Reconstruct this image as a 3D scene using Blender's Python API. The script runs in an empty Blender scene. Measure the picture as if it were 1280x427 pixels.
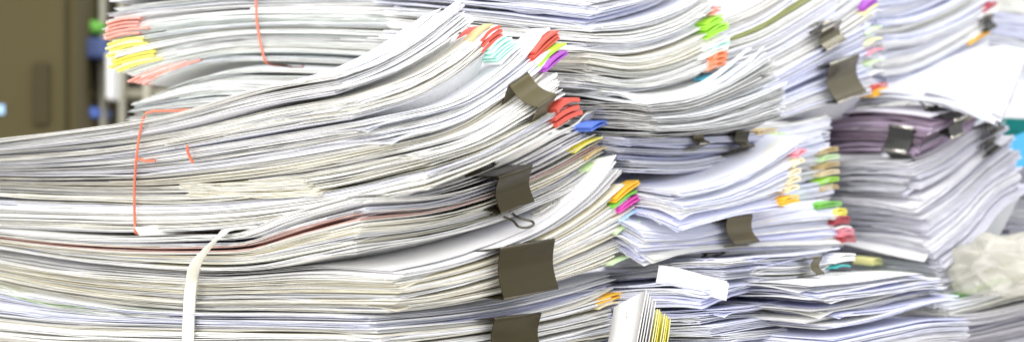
import bpy, math, random
import numpy as np
from mathutils import Vector
random.seed(7); RNG = np.random.default_rng(7)
scene = bpy.context.scene
# ------------------------------------------------------------------ camera
D = 1.5                                # camera to the nearest corner of the front pile, metres
K = 0.0005 / 1.5                       # metres per photo pixel per metre of distance
cam_d = bpy.data.cameras.new('camera'); cam = bpy.data.objects.new('camera', cam_d)
scene.collection.objects.link(cam); scene.camera = cam
cam.location = (0, -D, 0); cam.rotation_euler = (math.radians(90), 0, 0)
cam_d.sensor_width = 36; cam_d.lens = 36 / (1280 * K)
cam_d.clip_start = 0.05; cam_d.clip_end = 60
cam_d.dof.use_dof = True; cam_d.dof.focus_distance = 1.60; cam_d.dof.aperture_fstop = 7.2
# ------------------------------------------------------------------ light
world = bpy.data.worlds.new('World'); scene.world = world; world.use_nodes = True
bg = world.node_tree.nodes['Background']
bg.inputs[0].default_value = (0.965, 0.97, 0.99, 1); bg.inputs[1].default_value = 1.12
def area(name, loc, target, size, power, col):
    l = bpy.data.lights.new(name, 'AREA'); l.shape = 'RECTANGLE'; l.size = size[0]; l.size_y = size[1]
    l.energy = power; l.color = col
    o = bpy.data.objects.new(name, l); scene.collection.objects.link(o)
    o.location = loc
    o.rotation_euler = (Vector(target) - Vector(loc)).to_track_quat('-Z', 'Y').to_euler()
    return o
area('ceiling_light', (0.2, -0.5, 1.7), (0.0, 0.15, 0), (1.5, 0.9), 13, (1.0, 0.98, 0.95))
area('front_fill_light', (-1.0, -2.2, 0.6), (-0.05, 0.1, 0), (1.9, 1.3), 47, (1.0, 0.97, 0.90))  # added softbox behind the camera, fills the gaps between sheets
area('right_ceiling_light', (1.1, 0.5, 1.3), (0.4, 0.5, 0), (0.7, 0.5), 4, (0.82, 0.86, 1.0))
scene.view_settings.view_transform = 'Standard'; scene.view_settings.look = 'None'
scene.view_settings.exposure = 0.38; scene.view_settings.gamma = 1
scene.render.engine = 'CYCLES'
scene.cycles.max_bounces = 14; scene.cycles.diffuse_bounces = 10; scene.cycles.transmission_bounces = 10
# ------------------------------------------------------------------ materials
def mat(name, col, rough=0.6, metal=0.0, spec=0.5):
    m = bpy.data.materials.new(name); m.use_nodes = True
    b = m.node_tree.nodes['Principled BSDF']
    b.inputs['Base Color'].default_value = (*col, 1); b.inputs['Roughness'].default_value = rough
    b.inputs['Metallic'].default_value = metal; b.inputs['Specular IOR Level'].default_value = spec
    return m
def noisy(name, col, col2, scale, rough=0.6, metal=0.0, bump=0.0, stretch=(1, 1, 1), detail=4):
    m = mat(name, col, rough, metal); nt = m.node_tree; b = nt.nodes['Principled BSDF']
    tc = nt.nodes.new('ShaderNodeTexCoord'); mp = nt.nodes.new('ShaderNodeMapping'); mp.inputs['Scale'].default_value = stretch
    n = nt.nodes.new('ShaderNodeTexNoise'); n.inputs['Scale'].default_value = scale; n.inputs['Detail'].default_value = detail
    r = nt.nodes.new('ShaderNodeMix'); r.data_type = 'RGBA'
    r.inputs[6].default_value = (*col, 1); r.inputs[7].default_value = (*col2, 1)
    nt.links.new(tc.outputs['Object'], mp.inputs[0]); nt.links.new(mp.outputs[0], n.inputs['Vector'])
    nt.links.new(n.outputs['Fac'], r.inputs[0]); nt.links.new(r.outputs[2], b.inputs['Base Color'])
    if bump:
        bp = nt.nodes.new('ShaderNodeBump'); bp.inputs['Strength'].default_value = 0.5; bp.inputs['Distance'].default_value = bump
        nt.links.new(n.outputs['Fac'], bp.inputs['Height']); nt.links.new(bp.outputs[0], b.inputs['Normal'])
    return m
def paper_face():
    """paper sheet: colour from the sheet, with faint rows of print."""
    m = mat('paper_face', (0.8, 0.8, 0.8), 0.75, spec=0.25); nt = m.node_tree; b = nt.nodes['Principled BSDF']; N = nt.nodes.new; L = nt.links.new
    at = N('ShaderNodeAttribute'); at.attribute_name = 'tint'
    uv = N('ShaderNodeUVMap'); uv.uv_map = 'UVMap'
    mp = N('ShaderNodeMapping'); mp.inputs['Scale'].default_value = (26, 1, 1)
    nz = N('ShaderNodeTexNoise'); nz.inputs['Scale'].default_value = 5; nz.inputs['Detail'].default_value = 3
    mp2 = N('ShaderNodeMapping'); mp2.inputs['Scale'].default_value = (60, 42, 1)
    nz2 = N('ShaderNodeTexNoise'); nz2.inputs['Scale'].default_value = 1; nz2.inputs['Detail'].default_value = 1
    L(uv.outputs[0], mp2.inputs[0]); L(mp2.outputs[0], nz2.inputs['Vector'])
    sp = N('ShaderNodeSeparateXYZ'); L(uv.outputs[0], sp.inputs[0])
    row = N('ShaderNodeMath'); row.operation = 'MULTIPLY'; row.inputs[1].default_value = 34; L(sp.outputs[1], row.inputs[0])
    fr = N('ShaderNodeMath'); fr.operation = 'FRACT'; L(row.outputs[0], fr.inputs[0])
    gt = N('ShaderNodeMath'); gt.operation = 'GREATER_THAN'; gt.inputs[1].default_value = 0.6; L(fr.outputs[0], gt.inputs[0])
    g2 = N('ShaderNodeMath'); g2.operation = 'GREATER_THAN'; g2.inputs[1].default_value = 0.5; L(nz2.outputs['Fac'], g2.inputs[0])
    mu = N('ShaderNodeMath'); mu.operation = 'MULTIPLY'; L(gt.outputs[0], mu.inputs[0]); L(g2.outputs[0], mu.inputs[1])
    # margins: print only well inside the sheet
    def inside(sock, lo, hi):
        a = N('ShaderNodeMath'); a.operation = 'GREATER_THAN'; a.inputs[1].default_value = lo; L(sock, a.inputs[0])
        c = N('ShaderNodeMath'); c.operation = 'LESS_THAN'; c.inputs[1].default_value = hi; L(sock, c.inputs[0])
        d = N('ShaderNodeMath'); d.operation = 'MULTIPLY'; L(a.outputs[0], d.inputs[0]); L(c.outputs[0], d.inputs[1]); return d.outputs[0]
    m1 = N('ShaderNodeMath'); m1.operation = 'MULTIPLY'; L(inside(sp.outputs[0], .1, .9), m1.inputs[0]); L(inside(sp.outputs[1], .12, .9), m1.inputs[1])
    m2 = N('ShaderNodeMath'); m2.operation = 'MULTIPLY'; L(m1.outputs[0], m2.inputs[0]); L(mu.outputs[0], m2.inputs[1])
    m3 = N('ShaderNodeMath'); m3.operation = 'MULTIPLY'; m3.inputs[1].default_value = 0.16; L(m2.outputs[0], m3.inputs[0])
    mx = N('ShaderNodeMix'); mx.data_type = 'RGBA'; mx.inputs[7].default_value = (0.25, 0.26, 0.3, 1)
    L(m3.outputs[0], mx.inputs[0]); L(at.outputs['Color'], mx.inputs[6]); L(mx.outputs[2], b.inputs['Base Color'])
    tr = N('ShaderNodeBsdfTranslucent'); ms = N('ShaderNodeMixShader'); ms.inputs[0].default_value = 0.10
    L(mx.outputs[2], tr.inputs['Color']); out = nt.nodes['Material Output']
    L(b.outputs[0], ms.inputs[1]); L(tr.outputs[0], ms.inputs[2]); L(ms.outputs[0], out.inputs['Surface'])
    return m
def paper_edge():
    """cut edge of a packet: many sheet edges, shade of the gaps between them painted in as fine uneven lines."""
    m = mat('paper_edge', (0.8, 0.8, 0.8), 0.85, spec=0.15); nt = m.node_tree; b = nt.nodes['Principled BSDF']; N = nt.nodes.new; L = nt.links.new
    at = N('ShaderNodeAttribute'); at.attribute_name = 'tint'
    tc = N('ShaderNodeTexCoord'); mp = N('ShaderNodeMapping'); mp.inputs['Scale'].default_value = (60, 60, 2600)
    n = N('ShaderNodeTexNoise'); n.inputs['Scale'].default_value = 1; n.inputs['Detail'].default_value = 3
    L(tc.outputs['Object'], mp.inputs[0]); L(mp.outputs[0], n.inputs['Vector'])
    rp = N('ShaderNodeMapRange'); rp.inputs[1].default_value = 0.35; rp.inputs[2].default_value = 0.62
    rp.inputs[3].default_value = 0.84; rp.inputs[4].default_value = 1.05; L(n.outputs['Fac'], rp.inputs[0])  # darker streaks put the shade of tiny sheet gaps into the colour
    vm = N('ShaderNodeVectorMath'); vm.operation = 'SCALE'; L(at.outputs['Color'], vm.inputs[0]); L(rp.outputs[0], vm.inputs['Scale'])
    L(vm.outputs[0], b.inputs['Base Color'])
    bp = N('ShaderNodeBump'); bp.inputs['Strength'].default_value = 0.6; bp.inputs['Distance'].default_value = 0.0004
    L(n.outputs['Fac'], bp.inputs['Height']); L(bp.outputs[0], b.inputs['Normal'])
    tr = N('ShaderNodeBsdfTranslucent'); ms = N('ShaderNodeMixShader'); ms.inputs[0].default_value = 0.10
    L(vm.outputs[0], tr.inputs['Color']); out = nt.nodes['Material Output']
    L(b.outputs[0], ms.inputs[1]); L(tr.outputs[0], ms.inputs[2]); L(ms.outputs[0], out.inputs['Surface'])
    return m
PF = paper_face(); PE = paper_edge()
def tabmat(name, col): return noisy(name, col, tuple(min(1, c * 1.25 + .02) for c in col), 180, 0.55)
TM = {n: tabmat('tab_' + n, c) for n, c in dict(
    red=(0.52, 0.07, 0.045), darkred=(0.40, 0.045, 0.06), mint=(0.50, 0.82, 0.72), white=(0.82, 0.83, 0.80), lime=(0.36, 0.72, 0.04),
    purple=(0.32, 0.06, 0.42), blue=(0.10, 0.20, 0.68), yellow=(0.85, 0.74, 0.08), amber=(0.88, 0.46, 0.02), cyan=(0.10, 0.52, 0.72),
    magenta=(0.68, 0.06, 0.42), green=(0.16, 0.50, 0.06), orange=(0.82, 0.22, 0.07), pink=(0.75, 0.26, 0.32), cream=(0.76, 0.66, 0.42),
    palegreen=(0.55, 0.74, 0.42), tan=(0.55, 0.42, 0.20), skyblue=(0.35, 0.55, 0.80), paleyellow=(0.9, 0.85, 0.38), teal=(0.03, 0.34, 0.32), rose=(0.72,0.28,0.22)).items()}
CLIP = noisy('clip_enamel', (0.015, 0.012, 0.003), (0.024, 0.019, 0.005), 60, 0.24)
CLIPB = noisy('clip_enamel_worn', (0.055, 0.047, 0.020), (0.085, 0.072, 0.034), 60, 0.33)
for _m in (CLIP, CLIPB): _b = _m.node_tree.nodes['Principled BSDF']; _b.inputs['Specular IOR Level'].default_value = .35; _b.inputs['Specular Tint'].default_value = (1, .85, .5, 1)
CLIPS = noisy('clip_enamel_shiny', (0.11, 0.098, 0.065), (0.15, 0.135, 0.09), 60, 0.2, 0.85)
CLIPK = noisy('clip_enamel_black', (0.02, 0.021, 0.02), (0.035, 0.035, 0.03), 60, 0.2)
STEEL = noisy('clip_wire_steel', (0.62, 0.60, 0.54), (0.5, 0.48, 0.42), 200, 0.25, 1.0)
WIREK = noisy('clip_wire_dark', (0.07, 0.06, 0.04), (0.12, 0.11, 0.08), 200, 0.3, 0.6)
# ------------------------------------------------------------------ object helpers
def finish(o, label=None, cat=None, group=None, kind=None):
    if label: o['label'] = label
    if cat: o['category'] = cat
    if group: o['group'] = group
    if kind: o['kind'] = kind
    return o
def thing(name, loc, label, cat, group=None):
    o = bpy.data.objects.new(name, None); o.empty_display_size = 0.02; scene.collection.objects.link(o); o.location = loc
    return finish(o, label, cat, group)
def mesh_obj(name, V, F, mats, parent=None, origin=(0, 0, 0), fmat=None, smooth=True):
    me = bpy.data.meshes.new(name)
    org = np.array(origin)
    me.from_pydata([tuple(np.array(v) - org) for v in V], [], F)
    for m in (mats if isinstance(mats, (list, tuple)) else [mats]): me.materials.append(m)
    if smooth: me.polygons.foreach_set('use_smooth', [True] * len(F))
    if fmat is not None: me.polygons.foreach_set('material_index', fmat)
    me.update()
    o = bpy.data.objects.new(name, me); scene.collection.objects.link(o)
    if parent: o.parent = parent
    else: o.location = origin
    return o
def box_vf(V, F, lo, hi):
    b = len(V)
    for z in (lo[2], hi[2]):
        for x, y in ((lo[0], lo[1]), (hi[0], lo[1]), (hi[0], hi[1]), (lo[0], hi[1])): V.append((x, y, z))
    for f in ((0, 3, 2, 1), (4, 5, 6, 7), (0, 1, 5, 4), (1, 2, 6, 5), (2, 3, 7, 6), (3, 0, 4, 7)): F.append(tuple(b + i for i in f))
def bevel(o, w, seg=2):
    m = o.modifiers.new('bevel', 'BEVEL'); m.width = w; m.segments = seg; m.limit_method = 'ANGLE'; return o
def tube_vf(V, F, pts, rad, n=8, flat=1.0, closed=False, thin=1.0):
    pts = [np.array(p, float) for p in pts]; b = len(V); L = len(pts)
    for i, p in enumerate(pts):
        a = pts[(i - 1) % L] if (closed or i > 0) else p; c = pts[(i + 1) % L] if (closed or i < L - 1) else p
        t = c - a; t /= np.linalg.norm(t) + 1e-12
        up = np.array((0, 0, 1.0)) if abs(t[2]) < 0.9 else np.array((0, 1.0, 0))
        s = np.cross(t, up); s /= np.linalg.norm(s); w = np.cross(s, t)
        for k in range(n):
            an = 2 * math.pi * k / n
            V.append(tuple(p + s * math.cos(an) * rad * flat + w * math.sin(an) * rad * thin))
    for i in range(L if closed else L - 1):
        j = (i + 1) % L
        for k in range(n): F.append((b + i * n + k, b + i * n + (k + 1) % n, b + j * n + (k + 1) % n, b + j * n + k))
    if not closed:
        F.append(tuple(b + k for k in range(n))[::-1]); F.append(tuple(b + (L - 1) * n + k for k in range(n)))
def wp(px, py, Y):
    s = K * (D + Y); return np.array(((px - 640) * s, Y, (213.5 - py) * s))
def catmull(P, n):
    P = np.array(P, float)
    if len(P) == 2: P = np.array([P[0], (P[0] + P[1]) / 2, P[1]])
    ext = np.vstack([2 * P[0] - P[1], P, 2 * P[-1] - P[-2]]); out = []
    for i in range(1, len(ext) - 2):
        for t in np.linspace(0, 1, 24, endpoint=False):
            a, b, c, d = ext[i - 1:i + 3]
            out.append(0.5 * (2 * b + (c - a) * t + (2 * a - 5 * b + 4 * c - d) * t * t + (3 * b - a - 3 * c + d) * t ** 3))
    out.append(P[-1]); out = np.array(out)
    s = np.r_[0, np.cumsum(np.linalg.norm(np.diff(out, axis=0), axis=1))]
    q = np.linspace(0, s[-1], n)
    return np.stack([np.interp(q, s, out[:, k]) for k in range(out.shape[1])], 1)
NU, NV = 26, 18
def edge3d(C, pts, ang, side, Yc, n):
    """pixel polyline starting at the pile's corner -> curve in the vertical plane through that corner."""
    dx, dy = math.cos(math.radians(ang)) * side, math.sin(math.radians(ang))
    Xc = (C[0] - 640) * K * (D + Yc); out = []
    for px, py in [C] + list(pts):
        q = (px - 640) * K
        a = (q * (D + Yc) - Xc) / (dx - q * dy)
        Y = Yc + a * dy
        out.append((Xc + a * dx, Y, (213.5 - py) * K * (D + Y)))
    return catmull(out, n)
WARM = [((0.90, 0.885, 0.80), 5), ((0.89, 0.885, 0.86), 4), ((0.87, 0.83, 0.70), 1), ((0.90, 0.90, 0.89), 5), ((0.78, 0.77, 0.72), 1), ((0.82, 0.83, 0.90), 2)]
COOL = [((0.78, 0.80, 0.92), 5), ((0.85, 0.86, 0.91), 4), ((0.71, 0.73, 0.91), 3), ((0.89, 0.89, 0.89), 3), ((0.82, 0.82, 0.78), 1)]
MIX = [((0.89, 0.885, 0.85), 6), ((0.83, 0.84, 0.90), 3), ((0.87, 0.85, 0.77), 2), ((0.90, 0.90, 0.89), 5), ((0.78, 0.79, 0.82), 1)]
LAV = [((0.74, 0.76, 0.91), 4), ((0.80, 0.82, 0.92), 4), ((0.86, 0.87, 0.91), 3)]
GREY = [((0.58, 0.58, 0.57), 4), ((0.68, 0.68, 0.68), 3), ((0.42, 0.42, 0.42), 2), ((0.80, 0.81, 0.82), 3)]
MAUVE = [((0.34, 0.25, 0.35), 3), ((0.52, 0.42, 0.56), 3), ((0.20, 0.15, 0.20), 2), ((0.72, 0.70, 0.78), 2)]
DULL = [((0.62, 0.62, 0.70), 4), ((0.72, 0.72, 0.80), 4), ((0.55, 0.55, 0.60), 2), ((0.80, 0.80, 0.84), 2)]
PALE = [((0.80, 0.84, 0.82), 3), ((0.86, 0.86, 0.86), 5), ((0.78, 0.80, 0.84), 2), ((0.80, 0.80, 0.76), 2)]
def pick(pal, rng):
    w = np.array([p[1] for p in pal], float); c = np.array(pal[rng.choice(len(pal), p=w / w.sum())][0])
    return np.clip(c * (1 + rng.normal(0, .03)), 0, .92)
class Bundle: pass
def sheet_faces(nu, nv):
    F = []; M = []
    n = nu * nv
    g = lambda i, j: i * nv + j
    for i in range(nu - 1):
        for j in range(nv - 1):
            F.append((n + g(i, j), n + g(i, j + 1), n + g(i + 1, j + 1), n + g(i + 1, j))); M.append(0)
            F.append((g(i, j), g(i + 1, j), g(i + 1, j + 1), g(i, j + 1))); M.append(0)
    rim = [(i, 0) for i in range(nu)], [(0, j) for j in range(nv)][::-1], [(i, nv - 1) for i in range(nu)][::-1], [(nu - 1, j) for j in range(nv)]
    src = []; b = 2 * n
    for r in rim:
        m = len(r)
        for q in range(m - 1): F.append((b + q, b + m + q, b + m + q + 1, b + q + 1)); M.append(1)
        src += [g(*p) for p in r] + [n + g(*p) for p in r]; b += 2 * m
    return np.array(F), np.array(M), np.array(src)
FACES, FM, RIM = sheet_faces(NU, NV)
UVG = np.stack(np.meshgrid(np.linspace(0, 1, NU), np.linspace(0, 1, NV), indexing='ij'), -1).reshape(-1, 2)
UVALL = np.vstack([UVG, UVG, np.vstack([UVG, UVG])[RIM]])
def build_sheets(name, verts, tints, parent, origin):
    """verts: list of (2*NU*NV,3) arrays; one mesh object."""
    nV = 2 * NU * NV + len(RIM); VV = []; FF = []; MM = []; TT = []; UU = []
    for k, (v, t) in enumerate(zip(verts, tints)):
        VV.append(np.vstack([v, v[RIM]])); FF.append(FACES + k * nV); MM.append(FM); TT.append(np.tile(np.r_[t, 1.0], (nV, 1))); UU.append(UVALL)
    VV = np.vstack(VV) - np.array(origin); FF = np.vstack(FF); MM = np.concatenate(MM); TT = np.vstack(TT); UU = np.vstack(UU)
    me = bpy.data.meshes.new(name)
    me.vertices.add(len(VV)); me.vertices.foreach_set('co', VV.astype(np.float32).ravel())
    me.loops.add(FF.size); me.loops.foreach_set('vertex_index', FF.astype(np.int32).ravel())
    me.polygons.add(len(FF)); me.polygons.foreach_set('loop_start', (np.arange(len(FF)) * 4).astype(np.int32))
    me.polygons.foreach_set('loop_total', np.full(len(FF), 4, np.int32))
    me.polygons.foreach_set('material_index', MM.astype(np.int32)); me.polygons.foreach_set('use_smooth', np.ones(len(FF), bool))
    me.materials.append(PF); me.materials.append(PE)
    at = me.attributes.new('tint', 'FLOAT_COLOR', 'POINT'); at.data.foreach_set('color', TT.astype(np.float32).ravel())
    uv = me.uv_layers.new(name='UVMap'); uv.data.foreach_set('uv', UU[FF.ravel()].astype(np.float32).ravel())
    me.update(calc_edges=True)
    o = bpy.data.objects.new(name, me); scene.collection.objects.link(o)
    if parent: o.parent = parent
    else: o.location = origin
    return o
def stack(label, keys, Yc, n, pal=MIX, a1=38, a2=52, pk=(2, 11), slide=(0.0038, 0.0026), jit=(0.0016, 0.0008), ripple=0.0003, fill=0.92,
          seed=1, name='paper_bundle', group='bundles of paper in the piles', cat='paper bundle', dog=0.12, custom=None, keep=0.12, reach=0.55, dens=2.55, odd=.14, gapp=0.3, partname='paper_packet', rot=0.006, wave=0.0010):
    """a bundle of sheets. keys bottom -> top: (t, corner, left edge pixels, right edge pixels)"""
    rng = np.random.default_rng(seed * 101 + 5); B = Bundle(); n = int(n * dens)
    def calm(u):                            # how much of the right edge's lift is still felt further along the sheet
        s = np.clip(np.asarray(u, float) / reach, 0, 1); return 1 - (1 - keep) * s * s * (3 - 2 * s)
    ks = [k[0] for k in keys]
    A1 = np.array([edge3d(k[1], k[2], a1, -1, Yc, NU) for k in keys]); A2 = np.array([edge3d(k[1], k[3], a2, 1, Yc, NV) for k in keys])
    def interp(A, t):
        if t <= ks[0]: i = 0
        elif t >= ks[-1]: i = len(ks) - 2
        else: i = max(j for j in range(len(ks) - 1) if ks[j] <= t)
        f = (t - ks[i]) / (ks[i + 1] - ks[i]); return A[i] * (1 - f) + A[i + 1] * f
    def ev(t, u, v):                       # u, v in 0..1 (may run past the ends)
        E1, E2 = interp(A1, t), interp(A2, t)
        def at(E, s):
            m = len(E) - 1; i = int(min(max(math.floor(s * m), 0), m - 1)); f = s * m - i
            return E[i] * (1 - f) + E[i + 1] * f
        r = at(E2, v) - E1[0]
        return at(E1, u) + r * np.array([1, 1, float(calm(u))])
    B.S = ev
    B.d1 = np.array((-math.cos(math.radians(a1)), math.sin(math.radians(a1)), 0)); B.d2 = np.array((math.cos(math.radians(a2)), math.sin(math.radians(a2)), 0))
    org = ev(0, 0.5, 0.5); B.root = thing(name, tuple(org), label, cat, group); B.org = org
    B.L1 = np.linalg.norm(A1[-1][-1] - A1[-1][0]); B.L2 = np.linalg.norm(A2[-1][-1] - A2[-1][0])
    k = 0; dt = 1.0 / n
    wts = np.exp(rng.normal(0, .42, n)); wts[rng.random(n) < .05] *= 2.4; TT_ = np.r_[0, np.cumsum(wts)] / wts.sum()
    U = np.linspace(0, 1, NU)[:, None]; Vv = np.linspace(0, 1, NV)[None, :]
    while k < n:
        m = int(rng.integers(pk[0], pk[1] + 1)); m = min(m, n - k)
        ps = rng.normal(0, 1, 2) * slide; pr = rng.normal(0, rot); tint0 = pick(pal, rng)
        ph = rng.uniform(0, 6.28, 6); fr = rng.uniform(0.6, 2.2, 4)
        pam = rng.normal(0, wave, 2)
        gap0 = gapp * rng.random(); verts = []; tints = []
        for q in range(m):
            ta, tb = TT_[k], TT_[k + 1]; dk = tb - ta
            t0 = ta + (gap0 * dk if q == 0 else 0)
            t1 = min(t0 + fill * rng.uniform(0.85, 1.2) * dk, ta + .985 * dk)
            ls = ps + rng.normal(0, 1, 2) * jit; lr = float(np.clip(pr + rng.normal(0, rot * .5), -.012, .012)); ls[0] = max(ls[0], -.0028)
            lay = []
            r1 = rng.uniform(0, 6.28, 4); f1 = rng.uniform(3, 9, 2)
            rip = ripple * (np.sin(U * f1[0] * 2 + r1[0]) * np.cos(Vv * 3 + r1[1]) + 0.6 * np.sin(U * f1[1] * 3 + r1[2]) * np.cos(Vv * f1[0] + r1[3]))
            pkr = pam[0] * np.sin(U * fr[0] * 3.1 + ph[0]) * np.cos(Vv * fr[1] + ph[1]) + pam[1] * np.sin(Vv * fr[2] * 2.2 + ph[2])
            env = 1.0
            dogz = np.zeros((NU, NV))
            if rng.random() < dog:
                w = rng.uniform(.08, .22); dogz = -rng.uniform(.001, .0035) * np.clip(1 - (U * B.L1 / B.L2 + Vv) / w, 0, 1) ** 1.5
            if rng.random() < dog:
                w = rng.uniform(.06, .2); dogz = dogz + rng.choice([-1, 1]) * rng.uniform(.001, .005) * np.clip(1 - ((1 - Vv) + U) / w, 0, 1) ** 1.5
            if rng.random() < dog * 2.2:       # a lifted stretch along the front edge
                c0 = rng.uniform(.1, .9); w = rng.uniform(.06, .2)
                dogz = dogz + rng.choice([-1, 1]) * rng.uniform(.0006, .0022) * np.exp(-((U - c0) / w) ** 2) * np.clip(1 - Vv * 4, 0, 1)
            eu = 1 + rng.normal(0, .010); evs = 1 + rng.normal(0, .012)
            er = rng.normal(0, .00035, NU)[:, None] * np.clip(1 - Vv * 8, 0, 1)      # ragged front edge
            er2 = rng.normal(0, .00035, NV)[None, :] * np.clip(1 - U * 8, 0, 1)
            ua, ub, vb = 0.0, 1.0, 1.0         # some sheets are shorter than the rest or pushed in at the corner
            if rng.random() < odd: ub = rng.uniform(.25, .95)
            if rng.random() < odd: ua = rng.uniform(.01, .07)
            if rng.random() < odd: vb = rng.uniform(.86, .97)
            er = er + (rng.normal(0, .0007) * np.sin(U * rng.uniform(4, 12) + rng.uniform(0, 6)) * np.clip(1 - Vv * 6, 0, 1))
            for tt in (t0, t1):
                E1, E2 = interp(A1, tt), interp(A2, tt); C = E1[0]
                s0 = np.linspace(0, 1, NU); s1 = ua + (ub - ua) * s0; E1 = np.stack([np.interp(s1, s0, E1[:, q_]) for q_ in range(3)], 1)
                s0 = np.linspace(0, 1, NV); E2 = np.stack([np.interp(s0 * vb, s0, E2[:, q_]) for q_ in range(3)], 1); C2 = E2[0]
                P = (C + (E1 - C) * [eu, eu, 1])[:, None, :] + ((E2 - C2) * [evs, evs, 1])[None, :, :] * np.stack([np.ones((NU, 1)), np.ones((NU, 1)), calm(U)], -1)
                P = P + B.d1 * ls[0] + B.d2 * ls[1]
                rel = P - C
                P = P + np.stack([-rel[..., 1] * lr, rel[..., 0] * lr, np.zeros((NU, NV))], -1)
                P = P + er[..., None] * B.d2 + er2[..., None] * B.d1
                P[..., 2] += (rip + pkr) * env + dogz
                lay.append(P.reshape(-1, 3))
            verts.append(np.vstack(lay))
            tc = tint0 if rng.random() < .7 else pick(pal, rng)
            if custom:
                c = custom(k * dt, rng)
                if c is not None: tc = np.array(c)
            tints.append(tc); k += 1
        build_sheets(partname, verts, tints, B.root, tuple(org))
    return B
def sheet(label, C, E1, E2, Yc, a1=38, a2=52, tint=(.86, .86, .87), th=0.0004, n=1, name='paper_sheet', group=None, gap=.0012, mat_th=None, cat='sheet of paper'):
    """one loose sheet (or a few stapled ones) as a thing of its own"""
    A1 = edge3d(C, E1, a1, -1, Yc, NU); A2 = edge3d(C, E2, a2, 1, Yc, NV)
    P = A1[:, None, :] + A2[None, :, :] - A1[0]
    org = P.reshape(-1, 3).mean(0); vs = []
    for i in range(n):
        dz = -i * gap * np.array([0, 0, 1]); Q = (P + dz + np.array([.0006, -.0004, 0]) * i * 1.5).reshape(-1, 3)
        vs.append(np.vstack([Q, Q + [0, 0, th]]))
    o = build_sheets(name, vs, [np.array(tint) * (1 - .02 * i) for i in range(n)], None, tuple(org))
    return finish(o, label, cat, group)
def tab(B, t, col, length=0.018, width=0.024, over=0.009, u0=-0.0045, layers=2, th=0.0011, label=None, end=1, lift=0.0, name='index_tab', droop=0.0, at_u=0.0):
    """folded coloured tab gripping the end of a packet. end=1: right end, 2: far-left end"""
    width *= 1.3; over += .005; length *= 1.15; th *= 1.35
    if end == 3:
        p = B.S(t, at_u, 0); tan = -B.d2.copy(); side = p - B.S(t, at_u + .05, 0); side /= np.linalg.norm(side)
    elif end == 1:
        p = B.S(t, 0, 1.0); q = B.S(t, 0, 0.93); tan = p - q; side = B.d1.copy()
    else:
        p = B.S(t, 1.0, 0); q = B.S(t, 0.96, 0); tan = p - q; side = B.d2.copy()
    tan = tan / np.linalg.norm(tan); nrm = np.cross(side, tan); nrm /= np.linalg.norm(nrm)
    if nrm[2] < 0: nrm = -nrm
    V = []; F = []; ns = 7; nw = 3
    for l in range(layers):
        off = l * th * 1.25 - (layers - 1) * th * .6; ll = length * (1 - .05 * l); sh = random.uniform(-.0012, .0012)
        base = len(V); rows = []
        for i in range(ns):
            s = i / (ns - 1); bow = th * .9 * math.sin(s * math.pi) * (1 if l == layers - 1 else .4) - droop * s * s
            a = over - ll + ll * s + sh
            for j in range(nw):
                w = u0 + width * j / (nw - 1)
                for h in (-.5, .5):
                    V.append(tuple(p + tan * a + side * w + nrm * (off + bow + h * th * .85 + lift)))
        g = lambda i, j, h: base + (i * nw + j) * 2 + h
        for i in range(ns - 1):
            for j in range(nw - 1):
                F.append((g(i, j, 1), g(i + 1, j, 1), g(i + 1, j + 1, 1), g(i, j + 1, 1))); F.append((g(i, j, 0), g(i, j + 1, 0), g(i + 1, j + 1, 0), g(i + 1, j, 0)))
            F.append((g(i, 0, 0), g(i + 1, 0, 0), g(i + 1, 0, 1), g(i, 0, 1))); F.append((g(i, nw - 1, 1), g(i + 1, nw - 1, 1), g(i + 1, nw - 1, 0), g(i, nw - 1, 0)))
        for j in range(nw - 1):
            F.append((g(0, j, 1), g(0, j + 1, 1), g(0, j + 1, 0), g(0, j, 0))); F.append((g(ns - 1, j, 0), g(ns - 1, j + 1, 0), g(ns - 1, j + 1, 1), g(ns - 1, j, 1)))
    o = mesh_obj(name, V, F, TM[col], B.root, tuple(B.org), smooth=False)
    if label: o['label'] = label
    return o
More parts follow.
